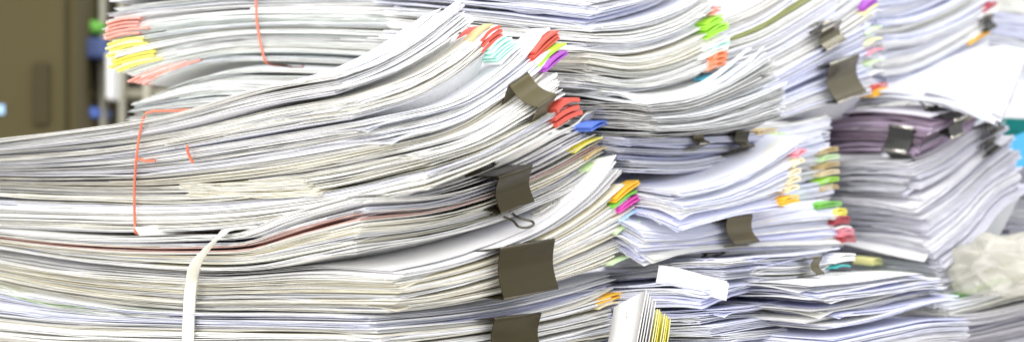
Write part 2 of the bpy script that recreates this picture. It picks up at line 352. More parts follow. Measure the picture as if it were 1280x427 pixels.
def clip(B, t0, t1, v, width, label, m=CLIP, wire=WIREK, out=0.0075, concave=0.0035, jaw=0.016, handles='flat', hname='wire_handle', gold=True, u=0.0, extra=0.001, level=0.0, face='right', edge_r=.0007, hlen=.95):
    """binder clip over the edge of a bundle between layers t0 and t1, at fraction v along the right edge"""
    p0 = B.S(t0, u, v); p1 = B.S(t1, u, v); tm = (t0 + t1) / 2
    if face == 'right': tan = B.S(tm, 0, min(v + .04, 1)) - B.S(tm, 0, v - .04); outward = -B.d1
    else: tan = B.S(tm, max(u - .04, 0), 0) - B.S(tm, u + .04, 0); outward = -B.d2
    tan[2] *= 1 - level; tan /= np.linalg.norm(tan)
    up = p1 - p0; h = np.linalg.norm(up); up /= h
    nrm = np.cross(tan, up); nrm /= np.linalg.norm(nrm)
    if np.dot(nrm, outward) < 0: nrm = -nrm
    up = np.cross(nrm, tan); up /= np.linalg.norm(up)
    if up[2] < 0: up = -up
    c = (p0 + p1) / 2; h = h / 2 + extra
    out += .003; concave = min(concave, .0035) if concave < .005 else concave * .8
    prof = [(-jaw, h * .86)]
    for i in range(1, 5): prof.append((-jaw + (jaw + out - .002) * i / 5, h * (.86 + .14 * i / 5)))
    prof += [(out - .0012, h + .0002), (out - .0002, h - .0004), (out, h - .0016)]
    for i in range(1, 12):
        s = i / 12; prof.append((out - concave * math.sin(s * math.pi), (h - .0016) * (1 - 2 * s)))
    prof += [(a, -b) for a, b in prof[7::-1]]
    prof = np.array(prof); th = 0.0006
    tg = np.gradient(prof, axis=0); tg /= np.linalg.norm(tg, axis=1)[:, None] + 1e-12; nn = np.stack([-tg[:, 1], tg[:, 0]], 1)
    root = thing('binder_clip', tuple(c), label, 'binder clip', 'binder clips gripping the bundles')
    V = []; F = []; npf = len(prof); nw = 2
    W = width / 2
    for w in (-W, W):
        for (a, b), (na, nb) in zip(prof, nn):
            for s in (0, 1):
                V.append(tuple(c + tan * w + nrm * (a - na * th * s) + up * (b - nb * th * s)))
    g = lambda w, i, s: w * npf * 2 + i * 2 + s
    for i in range(npf - 1):
        F.append((g(0, i, 0), g(0, i + 1, 0), g(1, i + 1, 0), g(1, i, 0))); F.append((g(0, i, 1), g(1, i, 1), g(1, i + 1, 1), g(0, i + 1, 1)))
        for w in (0, 1): F.append((g(w, i, 0), g(w, i, 1), g(w, i + 1, 1), g(w, i + 1, 0)))
    o = mesh_obj('clip_body', V, F, m, root, tuple(c))
    md = o.modifiers.new('edges', 'EDGE_SPLIT'); md.split_angle = math.radians(45)
    # rolled lips at the two spine corners and the jaw tips
    for sg in (1, -1):
        V = []; F = []; pos = c + nrm * (-jaw) + up * sg * h * .86
        tube_vf(V, F, [pos - tan * W, pos + tan * W], .0013, 8)
        mesh_obj('jaw_roll', V, F, m, root, tuple(c))
    for sg in (1, -1):
        V = []; F = []; pos = c + nrm * (out - .0002) + up * sg * (h - .0003)
        tube_vf(V, F, [pos - tan * W, pos + tan * W], edge_r, 6)
        mesh_obj('spine_edge', V, F, wire if gold else m, root, tuple(c))
    for sg in (1, -1):
        if handles == 'none': break
        V = []; F = []; a = c + nrm * (-jaw) + up * sg * h * .86; L = width * hlen
        if handles == 'flat' or (handles == 'down' and sg == 1) or (handles == 'left' and sg == -1): dr = -nrm + up * sg * .04; 
        elif handles == 'down': dr = nrm * .95 - up * .30
        elif handles == 'left': dr = nrm * .95 + up * .10 
        else: dr = nrm * .9 + up * sg * .5
        dr = dr / np.linalg.norm(dr)
        pts = []
        for s in (-1, 1):
            leg = [a + tan * s * W * .75 + up * sg * .0016, a + dr * L * .35 + tan * s * W * .42 + up * sg * .0018, a + dr * L * .75 + tan * s * W * .2 + up * sg * .0018, a + dr * L + tan * s * W * .42 + up * sg * .0018, a + dr * (L + .004) + tan * s * W * .2 + up * sg * .0018]
            pts += leg if s == -1 else leg[::-1]
        tube_vf(V, F, catmull(pts, 36), .0009, 6)
        mesh_obj(hname, V, F, wire, root, tuple(c))
    return root
# ------------------------------------------------------------------ the setting
TZ = -0.185
V = []; F = []; box_vf(V, F, (-1.0, -0.35, TZ - .03), (1.3, 1.0, TZ)); o = mesh_obj('table_top', V, F, noisy('table_laminate', (0.5, 0.47, 0.42), (0.56, 0.53, 0.48), 40, 0.5), smooth=False); finish(o, kind='structure')
V = []; F = []; box_vf(V, F, (-4, 3.6, -0.9), (4.5, 3.7, 2.2)); o = mesh_obj('wall', V, F, noisy('wall_paint', (0.80, 0.80, 0.84), (0.86, 0.86, 0.90), 3, 0.8), smooth=False); finish(o, kind='structure')
V = []; F = []; box_vf(V, F, (-4, -3, -1.0), (4.5, 3.59, -0.9)); o = mesh_obj('floor', V, F, noisy('floor_tile', (0.4, 0.39, 0.36), (0.48, 0.46, 0.43), 6, 0.5), smooth=False); finish(o, kind='structure')

# far background, out of focus at the left
def part_box(name, lo, hi, m, root, bev=.004):
    V = []; F = []; box_vf(V, F, lo, hi); o = mesh_obj(name, V, F, m, root, tuple(root.location), smooth=False); return bevel(o, bev)
def bp(px, py, Y): p = wp(px, py, Y); return p[0], p[2]
BY = 1.35
OLIVE = noisy('cabinet_paint', (0.066, 0.052, 0.014), (0.076, 0.060, 0.018), 12, 0.8)
root = thing('steel_cabinet', (wp(-60, 213, BY)[0], BY, -0.9), 'dark olive steel cabinet in the blurred background at the far left', 'cabinet')
x0, _ = bp(-260, 0, BY); x1, _ = bp(92, 0, BY)
part_box('cabinet_body', (x0, BY + .02, -.9), (x1, BY + .5, .55), OLIVE, root)
part_box('door', (x0 + .01, BY, -.86), (x1 - .012, BY + .019, .53), OLIVE, root)
hx, hz = bp(52, 110, BY); part_box('handle', (hx - .010, BY - .008, hz - .045), (hx + .010, BY, hz + .03), noisy('handle_plastic', (.045, .035, .011), (.050, .040, .013), 30, .9), root)
hx, hz = bp(0, 137, BY); part_box('blue_label', (hx - .01, BY - .003, hz - .006), (hx + .006, BY, hz + .006), TM['skyblue'], root, .001)
BEIGE = noisy('rack_paint', (0.46, 0.44, 0.34), (0.54, 0.52, 0.42), 20, 0.5)
root = thing('storage_rack', (wp(140, 213, 1.5)[0], 1.5, -0.9), 'pale beige open storage rack blurred beside the dark cabinet', 'rack')
for px, w in ((101, 5), (126, 8), (150, 7), (182, 9), (215, 7)):
    a, _ = bp(px - w / 2, 0, 1.5); b, _ = bp(px + w / 2, 0, 1.5); part_box('post', (a, 1.5, -.9), (b, 1.53, .6), BEIGE, root)
for py in (-8, 66, 122, 180):
    a, z = bp(97, py, 1.52); b, _ = bp(240, py, 1.52); part_box('shelf', (a, 1.535, z), (b, 1.8, z + .012), BEIGE, root)
part_box('back_panel', (wp(96, 0, 1.82)[0], 1.81, -.9), (wp(240, 0, 1.82)[0], 1.82, .6), noisy('rack_back', (.33, .32, .25), (.42, .41, .33), 18), root)
def lump(name, px, py, w, h, Y, m, label, cat, bev=.006):
    a, z1 = bp(px - w / 2, py - h / 2, Y); b, z0 = bp(px + w / 2, py + h / 2, Y)
    V = []; F = []; box_vf(V, F, (a, Y, z0), (b, Y + .12, z1)); o = mesh_obj(name, V, F, m, None, ((a + b) / 2, Y + .06, z0), smooth=False); bevel(o, bev, 3); return finish(o, label, cat)
lump('file_box', 108, 33, 34, 16, 1.46, TM['green'], 'small bright green box high on the blurred rack', 'box', .008)
lump('file_box', 114, 60, 34, 26, 1.44, noisy('blue_plastic', (.05, .08, .22), (.07, .11, .27), 20), 'dark blue box just under the green one on the blurred rack', 'box')
lump('file_box', 110, 140, 20, 14, 1.46, TM['blue'], 'small bright blue box low on the blurred rack', 'box')
lump('file_box', 104, 116, 22, 14, 1.46, OLIVE, 'dark box between the two blue boxes on the blurred rack', 'box')
lump('file_box', 135, 95, 9, 60, 1.44, TM['white'], 'narrow upright white box on the blurred rack', 'box')
# ------------------------------------------------------------------ FRONT PILE (nearest the camera)
F4 = stack('bottom bundle of the front pile, gripped by the lowest wide dark clip', [
    (0, (480, 480), [(300, 484), (100, 486), (0, 484), (-60, 482)], [(560, 470), (660, 455), (762, 440)]),
    (1, (478, 413), [(350, 410), (240, 408), (100, 404), (0, 394), (-60, 388)], [(560, 404), (640, 392), (700, 378), (763, 358)])], 0.0, 34, MIX, seed=11,
    custom=lambda t, r: (.80, .78, .70) if t > .6 and r.random() < .3 else None)
F4a = stack('thin lavender-edged bundle under the widest clip of the front pile', [
    (0, (470, 411), [(350, 408), (240, 405), (100, 401), (0, 391), (-60, 385)], [(560, 402), (640, 390), (700, 376), (765, 356)]),
    (1, (466, 393), [(350, 390), (240, 390), (150, 383), (60, 369), (0, 356), (-60, 343)], [(560, 386), (640, 374), (700, 360), (768, 342)])], 0.004, 13, LAV, seed=12)
F3 = stack('thick front bundle clamped by the widest clip, with yellow and magenta tabs', [
    (0, (499, 389), [(350, 387), (240, 386), (150, 379), (60, 365), (0, 352), (-60, 339)], [(560, 383), (640, 369), (720, 348), (786, 328)]),
    (.5, (500, 363), [(400, 362), (300, 364), (235, 364), (100, 352), (0, 335), (-60, 324)], [(560, 352), (640, 330), (720, 295), (786, 256)]),
    (1, (496, 340), [(400, 334), (300, 341), (235, 341), (100, 331), (0, 316), (-60, 307)], [(560, 326), (613, 308), (680, 278), (730, 240), (764, 200)])], 0.0, 40, MIX, seed=13, keep=.05, reach=.45, jit=(0.0018, 0.002),
    custom=lambda t, r: (.89, .89, .90) if t > .88 else ((.84, .80, .66) if r.random() < .12 else None))
F2 = stack('front bundle held by the dark clip with a looped wire handle', [
    (0, (447, 313), [(380, 326), (320, 335), (235, 336), (100, 326), (0, 310), (-60, 303)], [(530, 300), (600, 284), (660, 262), (710, 240), (748, 214)]),
    (1, (455, 242), [(380, 264), (320, 289), (270, 293), (170, 296), (60, 292), (0, 287), (-60, 284)], [(540, 238), (600, 222), (660, 198), (712, 170), (738, 158)])], -0.002, 34, WARM, seed=14,
    custom=lambda t, r: (.62, .40, .36) if .6 < t < .64 else ((.8, .68, .3) if .33 < t < .36 else None))
F1c = stack('lowest bundle inside the red rubber band, broad red tab at its right end', [
    (0, (545, 237), [(430, 263), (300, 284), (170, 290), (0, 284), (-60, 281)], [(600, 215), (660, 186), (714, 154)]),
    (1, (532, 200), [(400, 228), (250, 240), (100, 240), (0, 236), (-60, 233)], [(600, 178), (650, 154), (700, 132)])], 0.002, 21, WARM, seed=15)
F1b = stack('middle bundle inside the red rubber band, its swept ends carrying lime and purple tabs', [
    (0, (530, 198), [(400, 226), (250, 238), (100, 238), (0, 234), (-60, 231)], [(600, 178), (650, 150), (698, 118)]),
    (.5, (490, 176), [(350, 200), (200, 218), (80, 222), (0, 221), (-60, 221)], [(570, 155), (635, 118), (688, 76)]),
    (1, (447, 153), [(300, 176), (150, 199), (0, 208), (-60, 210)], [(560, 128), (620, 90), (668, 44)])], 0.0, 26, MIX, seed=16, keep=0, reach=.4)
F1a = stack('topmost front bundle sweeping up to ragged ends with mint green tabs', [
    (0, (444, 150), [(300, 173), (150, 196), (0, 206), (-60, 208)], [(520, 128), (570, 102), (616, 66)]),
    (1, (425, 90), [(330, 106), (240, 134), (165, 150), (0, 173), (-60, 181)], [(480, 68), (530, 38), (575, 3)])], 0.004, 28, MIX, seed=17, keep=0, reach=.28)
# ------------------------------------------------------------------ MIDDLE PILE
M9 = stack('lowest visible bundle of the middle pile, cream-edged right corner at the bottom', [
    (0, (1030, 505), [(940, 500), (860, 495), (760, 490)], [(1100, 495), (1200, 480)]),
    (1, (1045, 424), [(960, 418), (905, 408), (850, 402), (760, 395)], [(1120, 408), (1160, 400), (1208, 398)])], 0.17, 24, LAV, seed=21, a1=36, a2=54)
M8 = stack('flat bluish bundle near the bottom of the middle pile, drooping corner', [
    (0, (1038, 412), [(960, 405), (905, 397), (850, 392), (760, 388)], [(1090, 403), (1150, 385), (1190, 378)]),
    (1, (1015, 357), [(960, 352), (905, 352), (850, 352), (760, 350)], [(1080, 352), (1130, 345), (1158, 342)])], 0.175, 18, COOL, seed=22, a1=36, a2=54, slide=(.007, .008), fill=.5, gapp=.8, pk=(1, 3))
M7b = stack('small lavender bundle at the foot of the middle pile behind the yellow packet', [
    (0, (905, 470), [(850, 470), (790, 465), (700, 460)], [(940, 465), (980, 460)]),
    (1, (895, 384), [(850, 386), (800, 388), (720, 385)], [(930, 380), (975, 376)])], 0.15, 26, LAV, seed=23, a1=36, a2=54, slide=(.006, .005), fill=.5)
M7a = stack('curved pale packet under the drooping white sheet of the middle pile', [
    (0, (880, 382), [(840, 380), (800, 382), (720, 385)], [(905, 374), (950, 366)]),
    (1, (882, 360), [(840, 354), (790, 355), (720, 358)], [(905, 356), (950, 350)])], 0.155, 7, LAV, seed=24, a1=36, a2=54, fill=.8)
M6 = stack('thin lavender packet across the middle pile above the drooping white sheet', [
    (0, (905, 352), [(860, 349), (800, 351), (760, 355), (700, 356)], [(960, 345), (1010, 338)]),
    (1, (918, 327), [(860, 329), (800, 338), (760, 343), (700, 345)], [(960, 322), (1010, 318)])], 0.17, 12, COOL, seed=25, a1=36, a2=54, fill=.55)
M5b = stack('thin packet with a tiny clip and teal tab under the red-tabbed bundle', [
    (0, (950, 350), [(920, 350), (880, 348), (820, 345)], [(1000, 348), (1042, 344)]),
    (1, (945, 322), [(920, 323), (880, 322), (820, 320)], [(1000, 322), (1052, 314)])], 0.20, 12, COOL, seed=26, a1=36, a2=54)
M5 = stack('middle pile bundle with the tall olive clip and green, yellow and red tabs', [
    (0, (812, 328), [(780, 310), (740, 303), (680, 298)], [(860, 318), (910, 314), (990, 312), (1055, 310)]),
    (1, (798, 287), [(770, 272), (740, 266), (680, 262)], [(853, 291), (900, 280), (985, 263), (1040, 255)])], 0.175, 20, COOL, seed=27, a1=36, a2=54)
M4 = stack('broad white bundle in the middle pile, sharp front corner and pink-to-yellow tabs', [
    (0, (853, 288), [(820, 275), (785, 267), (720, 255), (660, 248)], [(900, 276), (940, 266), (985, 258)]),
    (.5, (850, 262), [(815, 253), (780, 248), (720, 240), (660, 234)], [(900, 254), (945, 238), (987, 218)]),
    (1, (848, 238), [(815, 234), (780, 231), (720, 226), (660, 220)], [(900, 228), (950, 206), (1004, 172)])], 0.18, 24, COOL, seed=28, a1=36, a2=54, slide=(.0025, .0025), keep=.62, reach=1.0)
M3b = stack('lavender packet directly on the broad white bundle of the middle pile', [
    (0, (800, 214), [(770, 213), (740, 210), (680, 205)], [(850, 214), (890, 208), (930, 198), (950, 192)]),
    (1, (782, 194), [(765, 191), (740, 187), (680, 182)], [(850, 196), (900, 190), (945, 186)])], 0.20, 8, LAV, seed=29, a1=36, a2=54)
M3a = stack('flat lavender packet below the grey rough-edged bundle, two small clips on it', [
    (0, (790, 192), [(765, 190), (740, 186), (680, 181)], [(850, 194), (900, 190), (950, 186), (972, 182)]),
    (1, (778, 170), [(765, 169), (740, 168), (680, 165)], [(850, 170), (900, 168), (940, 166), (965, 163)])], 0.19, 12, LAV, seed=30, a1=36, a2=54)
M2 = stack('grey rough-edged bundle curling up at its right end in the middle pile', [
    (0, (822, 168), [(790, 166), (740, 164), (690, 158), (640, 152)], [(870, 167), (925, 160), (976, 146)]),
    (.6, (818, 146), [(790, 142), (740, 140), (690, 137), (640, 134)], [(870, 140), (920, 122), (977, 96)]),
    (1, (808, 128), [(780, 121), (740, 118), (690, 116), (640, 115)], [(860, 119), (905, 100), (954, 64)])], 0.17, 26, GREY, seed=31, a1=36, a2=54, ripple=.0007,
    custom=lambda t, r: ((.80, .84, .86) if r.random() < .15 else None), fill=.75, keep=0, reach=.35, slide=(.002, .002), odd=.05, dens=2.0)
M1 = stack('upper middle bundle with green and orange tabs on its right end', [
    (0, (740, 118), [(650, 112), (560, 108), (480, 105)], [(790, 122), (840, 116), (886, 102)]),
    (.5, (734, 76), [(650, 73), (560, 66), (480, 62)], [(790, 84), (840, 74), (898, 48)]),
    (1, (742, 32), [(650, 22), (560, 12), (480, 6)], [(790, 24), (840, 6), (880, -22)])], 0.20, 38, MIX, seed=32, a1=36, a2=54, slide=(.0045, .0045))
M0 = stack('pale smooth bundle at the top edge, above the bundle with green and orange tabs', [
    (0, (745, 29), [(650, 18), (560, 8), (480, 2)], [(790, 19), (840, 2), (880, -28)]),
    (1, (745, -25), [(650, -32), (560, -36), (480, -38)], [(800, -40), (880, -75)])], 0.205, 24, COOL, seed=33, a1=36, a2=54, fill=.85, ripple=.0002)
# ------------------------------------------------------------------ BACK LEFT PILE
B3 = stack('tall lower bundle carrying the back left pile, mostly behind the front pile', [
    (0, (600, 470), [(450, 468), (300, 466), (180, 464)], [(630, 460)]),
    (1, (600, 176), [(450, 172), (300, 168), (180, 160)], [(630, 172)])], 0.30, 40, MIX, seed=40, a1=12, a2=78, pk=(8, 14))
B2 = stack('arched pale bundle behind the front pile, below the yellow-tabbed bundle', [
    (0, (600, 172), [(450, 166), (300, 158), (230, 153), (165, 150)], [(630, 168)]),
    (.5, (600, 135), [(450, 130), (300, 120), (230, 125), (170, 135)], [(630, 133)]),
    (1, (610, 100), [(450, 87), (350, 83), (290, 85), (240, 98), (195, 118)], [(640, 98)])], 0.30, 26, PALE, seed=41, a1=12, a2=78, fill=.8)
B1 = stack('back left bundle with yellow and brick red tabs fanning at its left end', [
    (0, (620, 97), [(450, 82), (350, 77), (270, 78), (220, 92), (186, 106)], [(650, 94)]),
    (.35, (620, 66), [(450, 56), (320, 53), (230, 66), (150, 88)], [(650, 64)]),
    (.7, (620, 30), [(450, 26), (300, 26), (200, 36), (137, 46)], [(650, 30)]),
    (1, (620, -6), [(450, -8), (300, -6), (200, 2), (140, 10)], [(650, -6)])], 0.31, 46, PALE, seed=42, a1=12, a2=78, slide=(.004, .002))
B0 = stack('blurred bundle at the top edge above the back left yellow tabs', [
    (0, (620, -9), [(450, -11), (300, -9), (200, -1), (145, 4)], [(650, -9)]),
    (1, (620, -50), [(450, -52), (300, -50), (200, -44), (150, -38)], [(650, -50)])], 0.31, 16, PALE, seed=43, a1=12, a2=78)
# ------------------------------------------------------------------ BACK MIDDLE PILE
N3 = stack('lower bundle of the back middle pile, mostly hidden by the middle pile', [
    (0, (900, 480), [(820, 478), (760, 476)], [(960, 470), (1036, 456)]),
    (1, (900, 160), [(820, 158), (760, 156)], [(950, 156), (1000, 151), (1034, 144)])], 0.36, 60, COOL, seed=50, a1=36, a2=45, pk=(5, 10))
N2 = stack('back middle bundle with the large shiny clip and a red and yellow end tab', [
    (0, (905, 158), [(850, 155), (760, 150)], [(970, 150), (1020, 135), (1060, 125), (1094, 118)]),
    (1, (900, 112), [(850, 112), (760, 110)], [(960, 98), (1010, 72), (1050, 50), (1090, 28)])], 0.36, 24, COOL, seed=51, a1=36, a2=45)
N1 = stack('upper back middle bundle sweeping up past the smaller shiny clip', [
    (0, (900, 108), [(850, 108), (760, 108)], [(960, 92), (1010, 66), (1050, 44), (1088, 18)]),
    (1, (895, 26), [(850, 30), (760, 34)], [(940, 8), (985, -20), (1040, -60)])], 0.37, 34, MIX, seed=52, a1=36, a2=45,
    custom=lambda t, r: (.62, .66, .30) if .62 < t < .68 else None)
# ------------------------------------------------------------------ RIGHT PILE
R9 = stack('dim lower bundle at the bottom right below the plastic bag', [
    (0, (1190, 480), [(1120, 480), (1040, 478)], [(1240, 470), (1320, 455)]),
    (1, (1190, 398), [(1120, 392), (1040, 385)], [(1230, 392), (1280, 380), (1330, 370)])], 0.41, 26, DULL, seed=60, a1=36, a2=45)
R8 = stack('green-edged bundle under the plastic bag at the lower right', [
    (0, (1190, 396), [(1120, 390), (1040, 382)], [(1230, 388), (1280, 376), (1330, 365)]),
    (1, (1185, 376), [(1120, 372), (1040, 366)], [(1230, 366), (1280, 348), (1330, 338)])], 0.41, 9, PALE, seed=61, a1=36, a2=45,
    custom=lambda t, r: (.20, .42, .16) if t > .78 else None)
R5 = stack('grey bundle beneath the steep right bundle, small yellow-green tab beside it', [
    (0, (1185, 374), [(1120, 368), (1060, 360), (980, 358)], [(1215, 360), (1250, 346)]),
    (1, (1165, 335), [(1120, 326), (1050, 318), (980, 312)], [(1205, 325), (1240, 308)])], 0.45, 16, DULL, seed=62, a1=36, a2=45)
R4 = stack('thick right pile bundle with steep swept sheets rising to black clips', [
    (0, (1172, 332), [(1130, 322), (1060, 314), (980, 308)], [(1212, 300), (1245, 262), (1280, 240)]),
    (.5, (1150, 258), [(1100, 252), (1050, 250), (980, 248)], [(1190, 232), (1230, 198), (1264, 172)]),
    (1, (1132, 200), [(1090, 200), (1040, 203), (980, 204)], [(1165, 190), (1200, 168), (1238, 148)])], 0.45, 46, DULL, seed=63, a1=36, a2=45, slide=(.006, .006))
R3 = stack('mauve folders bundled under the big white sheets of the right pile', [
    (0, (1140, 197), [(1090, 192), (1040, 194), (980, 198)], [(1165, 184), (1200, 160), (1225, 142)]),
    (.5, (1160, 172), [(1100, 164), (1050, 165), (980, 178)], [(1185, 158), (1210, 146)]),
    (1, (1170, 142), [(1110, 134), (1050, 138), (980, 160)], [(1200, 140), (1220, 138)])], 0.455, 16, MAUVE, seed=64, a1=36, a2=45, fill=.75, gapp=.7)
R2 = stack('big white sheets with a pointed corner overhanging the right pile', [
    (0, (1238, 156), [(1180, 132), (1130, 126), (1085, 130), (1040, 136)], [(1250, 130), (1264, 96), (1272, 72)]),
    (1, (1248, 146), [(1180, 122), (1130, 112), (1085, 110), (1040, 112)], [(1260, 115), (1272, 86), (1280, 64)])], 0.43, 6, [((.60, .61, .67), 3), ((.62, .63, .70), 1)], seed=65, a1=36, a2=60, fill=.8, pk=(1, 3), keep=.1, reach=.95)
R1 = stack('right pile top bundle sweeping up with white, red and amber end tabs', [
    (0, (1100, 104), [(1070, 100), (1000, 95)], [(1140, 94), (1190, 66), (1232, 42)]),
    (.5, (1095, 45), [(1060, 43), (1000, 40)], [(1140, 40), (1190, 20), (1236, -8)]),
    (1, (1095, -30), [(1060, -30), (1000, -30)], [(1140, -38), (1200, -70)])], 0.60, 44, COOL, seed=66, a1=36, a2=45, slide=(.005, .006))
Q1 = stack('blurred bundle at the right edge below the teal folder', [
    (0, (1290, 400), [(1230, 395), (1180, 390)], [(1340, 390)]),
    (1, (1290, 185), [(1235, 180), (1190, 176)], [(1340, 178)])], 0.68, 44, DULL, seed=67, a1=25, a2=60)
stack('blurred pale bundle filling the top right corner of the photo', [
    (0, (1310, 112), [(1250, 100), (1200, 92)], [(1350, 104)]),
    (1, (1310, -30), [(1250, -34), (1200, -36)], [(1350, -36)])], 0.80, 26, COOL, seed=69, a1=30, a2=60, dens=1.2)
stack('tall bundle carrying the top bundle of the right pile, behind the mauve folders', [
    (0, (1100, 470), [(1060, 470), (1000, 470)], [(1150, 466), (1235, 460)]),
    (1, (1100, 108), [(1060, 104), (1000, 99)], [(1140, 98), (1190, 72), (1232, 50)])], 0.60, 60, COOL, seed=68, a1=36, a2=45, pk=(6, 12), dens=1)
# ------------------------------------------------------------------ tabs on the bundle ends
tab(F1a, .42, 'tan', .022, .006, .006, layers=1, label='narrow tan tab')
tab(F1a, .33, 'white', .024, .010, .008, layers=2)
tab(F1a, .24, 'red', .022, .018, .010, layers=3, th=.0018, label='brick red folded tab')
tab(F1a, .10, 'mint', .020, .012, .012, layers=2); tab(F1a, .02, 'mint', .022, .012, .014, layers=2); tab(F1a, -.08, 'mint', .022, .012, .017, layers=2, th=.0008)
tab(F1a, -.18, 'white', .026, .012, .022, layers=1)
tab(F1b, .95, 'white', .030, .012, .006, layers=1)
tab(F1b, .78, 'red', .030, .018, .012, layers=3, th=.0013, label='large brick red folded tab')
tab(F1b, .60, 'lime', .030, .007, .012, layers=1, label='long lime green tab')
tab(F1b, .48, 'purple', .024, .012, .010, layers=2, label='purple tab beside the lime one')
tab(F1c, .62, 'red', .026, .026, .008, layers=3, th=.0026, label='broad brick red folded tab')
tab(F2, .98, 'blue', .018, .012, .010, layers=2, label='royal blue tab')
tab(F2, .70, 'yellow', .030, .008, .002, layers=1, label='long yellow tab')
tab(F2, .45, 'tan', .022, .006, .004, layers=1)
tab(F2, .22, 'palegreen', .024, .006, .003, layers=1); tab(F2, .12, 'cyan', .024, .010, .009, layers=2, label='bright cyan tab')
tab(F3, .66, 'amber', .028, .008, .010, layers=2, label='orange-yellow tab'); tab(F3, .60, 'green', .026, .006, .004, layers=1, label='dark green tab')
tab(F3, .53, 'magenta', .028, .008, .011, layers=2, label='magenta tab'); tab(F3, .42, 'skyblue', .026, .008, .010, layers=1)
tab(F3, .33, 'palegreen', .026, .007, .003, layers=1); tab(F3, .05, 'palegreen', .030, .006, .003, layers=1)
tab(F4, .84, 'amber', .030, .010, .009, layers=2, label='long amber tab'); tab(F4, .74, 'cream', .024, .007, .003, layers=1)
tab(M1, .74, 'rose', .010, .008, .002); tab(M1, .66, 'lime', .024, .016, .002, layers=3, label='leaf green folded tab'); tab(M1, .58, 'lime', .028, .016, .006, layers=3, label='leaf green folded tab')
tab(M1, .47, 'white', .034, .014, .006, layers=2); tab(M1, .41, 'mint', .022, .012, .008, layers=2); tab(M1, .36, 'white', .034, .014, .006, layers=2)
for tt in (.30, .24, .18): tab(M1, tt, 'orange', .024, .013, .008, layers=2, label='orange tab')
tab(M1, .05, 'cyan', .020, .010, .008, layers=1)
tab(M3a, .98, 'tan', .026, .008, -.006, layers=2); tab(M3a, .70, 'palegreen', .026, .007, .006, layers=1); tab(M3a, .5, 'paleyellow', .026, .008, .006, layers=1); tab(M3a, .3, 'tan', .024, .006, .006, layers=1)
tab(M4, .80, 'pink', .012, .008, .000, layers=2, label='pink tab')
for i, tt in enumerate((.66, .52, .40, .28)): tab(M4, tt, 'cream', .016, .008, .004, layers=2)
tab(M4, .10, 'amber', .022, .012, .004, layers=3, label='amber yellow tab')
tab(M5, 1.0, 'green', .034, .030, .004, layers=2, label='wide green folded tab'); tab(M5, .80, 'yellow', .020, .014, .008, layers=3, label='yellow tab')
tab(M5, .62, 'darkred', .022, .012, .009, layers=3, label='dark red tab'); tab(M5, .46, 'white', .020, .012, .010, layers=1)
tab(M5, .34, 'pink', .020, .012, .010, layers=3, label='pink tab'); tab(M5, .20, 'darkred', .020, .012, .010, layers=3, label='dark red tab')
tab(M5b, .7, 'white', .028, .010, .012, layers=3); tab(M5b, .35, 'teal', .020, .008, .008, layers=1)
for i, c in enumerate(('yellow', 'paleyellow', 'yellow', 'yellow', 'paleyellow', 'yellow', 'yellow', 'paleyellow', 'yellow')): tab(B1, .62 - .036 * i, c, random.uniform(.024, .036), .02, random.uniform(-.003, .002), layers=1, end=2, th=.0011)
for i in range(5): tab(B1, .84 - .04 * i, 'rose', random.uniform(.022, .034), .02, random.uniform(-.003, .001), layers=1, end=2, th=.0011)
for i in range(4): tab(B1, .14 - .035 * i, 'rose', random.uniform(.034, .046), .02, random.uniform(-.003, .001), layers=1, end=2, th=.0011)
tab(N1, .14, 'purple', .018, .012, .006, layers=2, label='purple tab'); tab(N1, .08, 'paleyellow', .020, .010, .006, layers=1); tab(N1, .5, 'lime', .020, .010, .004, layers=2)
tab(N2, .10, 'red', .018, .008, .006, layers=2, label='red end tab'); tab(N2, .02, 'amber', .018, .010, .006, layers=3, label='amber end tab')
for tt, c in ((.9, 'palegreen'), (.75, 'paleyellow'), (.6, 'pink'), (.45, 'palegreen'), (.3, 'white')): tab(N2, tt, c, .018, .008, .003, layers=1)
for tt, c in ((.86, 'tan'), (.83, 'palegreen'), (.80, 'tan'), (.77, 'cream'), (.74, 'lime'), (.71, 'tan')): tab(N3, tt, c, .022, .008, .004, layers=2)
tab(R1, .26, 'white', .030, .012, .006, layers=2); tab(R1, .34, 'darkred', .020, .010, .004, layers=2, label='dark red tab'); tab(R1, .08, 'white', .034, .012, .002, layers=2); tab(R1, .02, 'amber', .030, .012, -.006, layers=2, label='amber tab')
tab(R3, .80, 'paleyellow', .016, .014, .006, layers=2)
# ------------------------------------------------------------------ binder clips
clip(F4, .25, .98, .50, .050, 'lowest wide dark clip of the front pile, cut by the bottom of the photo', level=.5, out=.010)
clip(F3, .04, .88, .47, .059, 'largest glossy dark olive clip on the thick front bundle', level=.55, out=.0115, concave=.003, handles='none')
clip(F2, .30, .98, .57, .037, 'dark olive clip with its looped wire handle hanging below', handles='down', level=.1, out=.009)
clip(F1b, -.05, .42, .78, .022, 'small olive clip between the purple tab and broad red tab', m=CLIPB, out=.009, handles='none')
clip(M5, .20, 1.05, .42, .036, 'tall olive clip in the middle pile left of the red tabs', m=CLIPB, level=.5, out=.009)
clip(M3a, .35, .98, .42, .014, 'tiny pale striped clip below the grey rough-edged bundle', m=CLIPB, wire=STEEL)
clip(M3a, .0, .75, .70, .020, 'small black clip with handle pointing left, below the grey rough-edged bundle', handles='left')
clip(M5b, .2, .8, .60, .012, 'tiny clip on the thin packet below the red tabs', m=CLIPB)
clip(N2, .08, .72, .72, .040, 'large shiny clip with bright highlights on the back middle bundle', m=CLIPS, wire=STEEL, concave=.008, out=.012)
clip(N1, .0, .24, .66, .028, 'smaller shiny clip above the large one in the back middle pile', m=CLIPS, wire=STEEL, concave=.006, handles='left', out=.012)
clip(R3, .02, .50, 0, .022, 'black clip with bright silver edges on the mauve folders', m=CLIPK, wire=STEEL, face='left', u=.12, out=.010, edge_r=.0017)
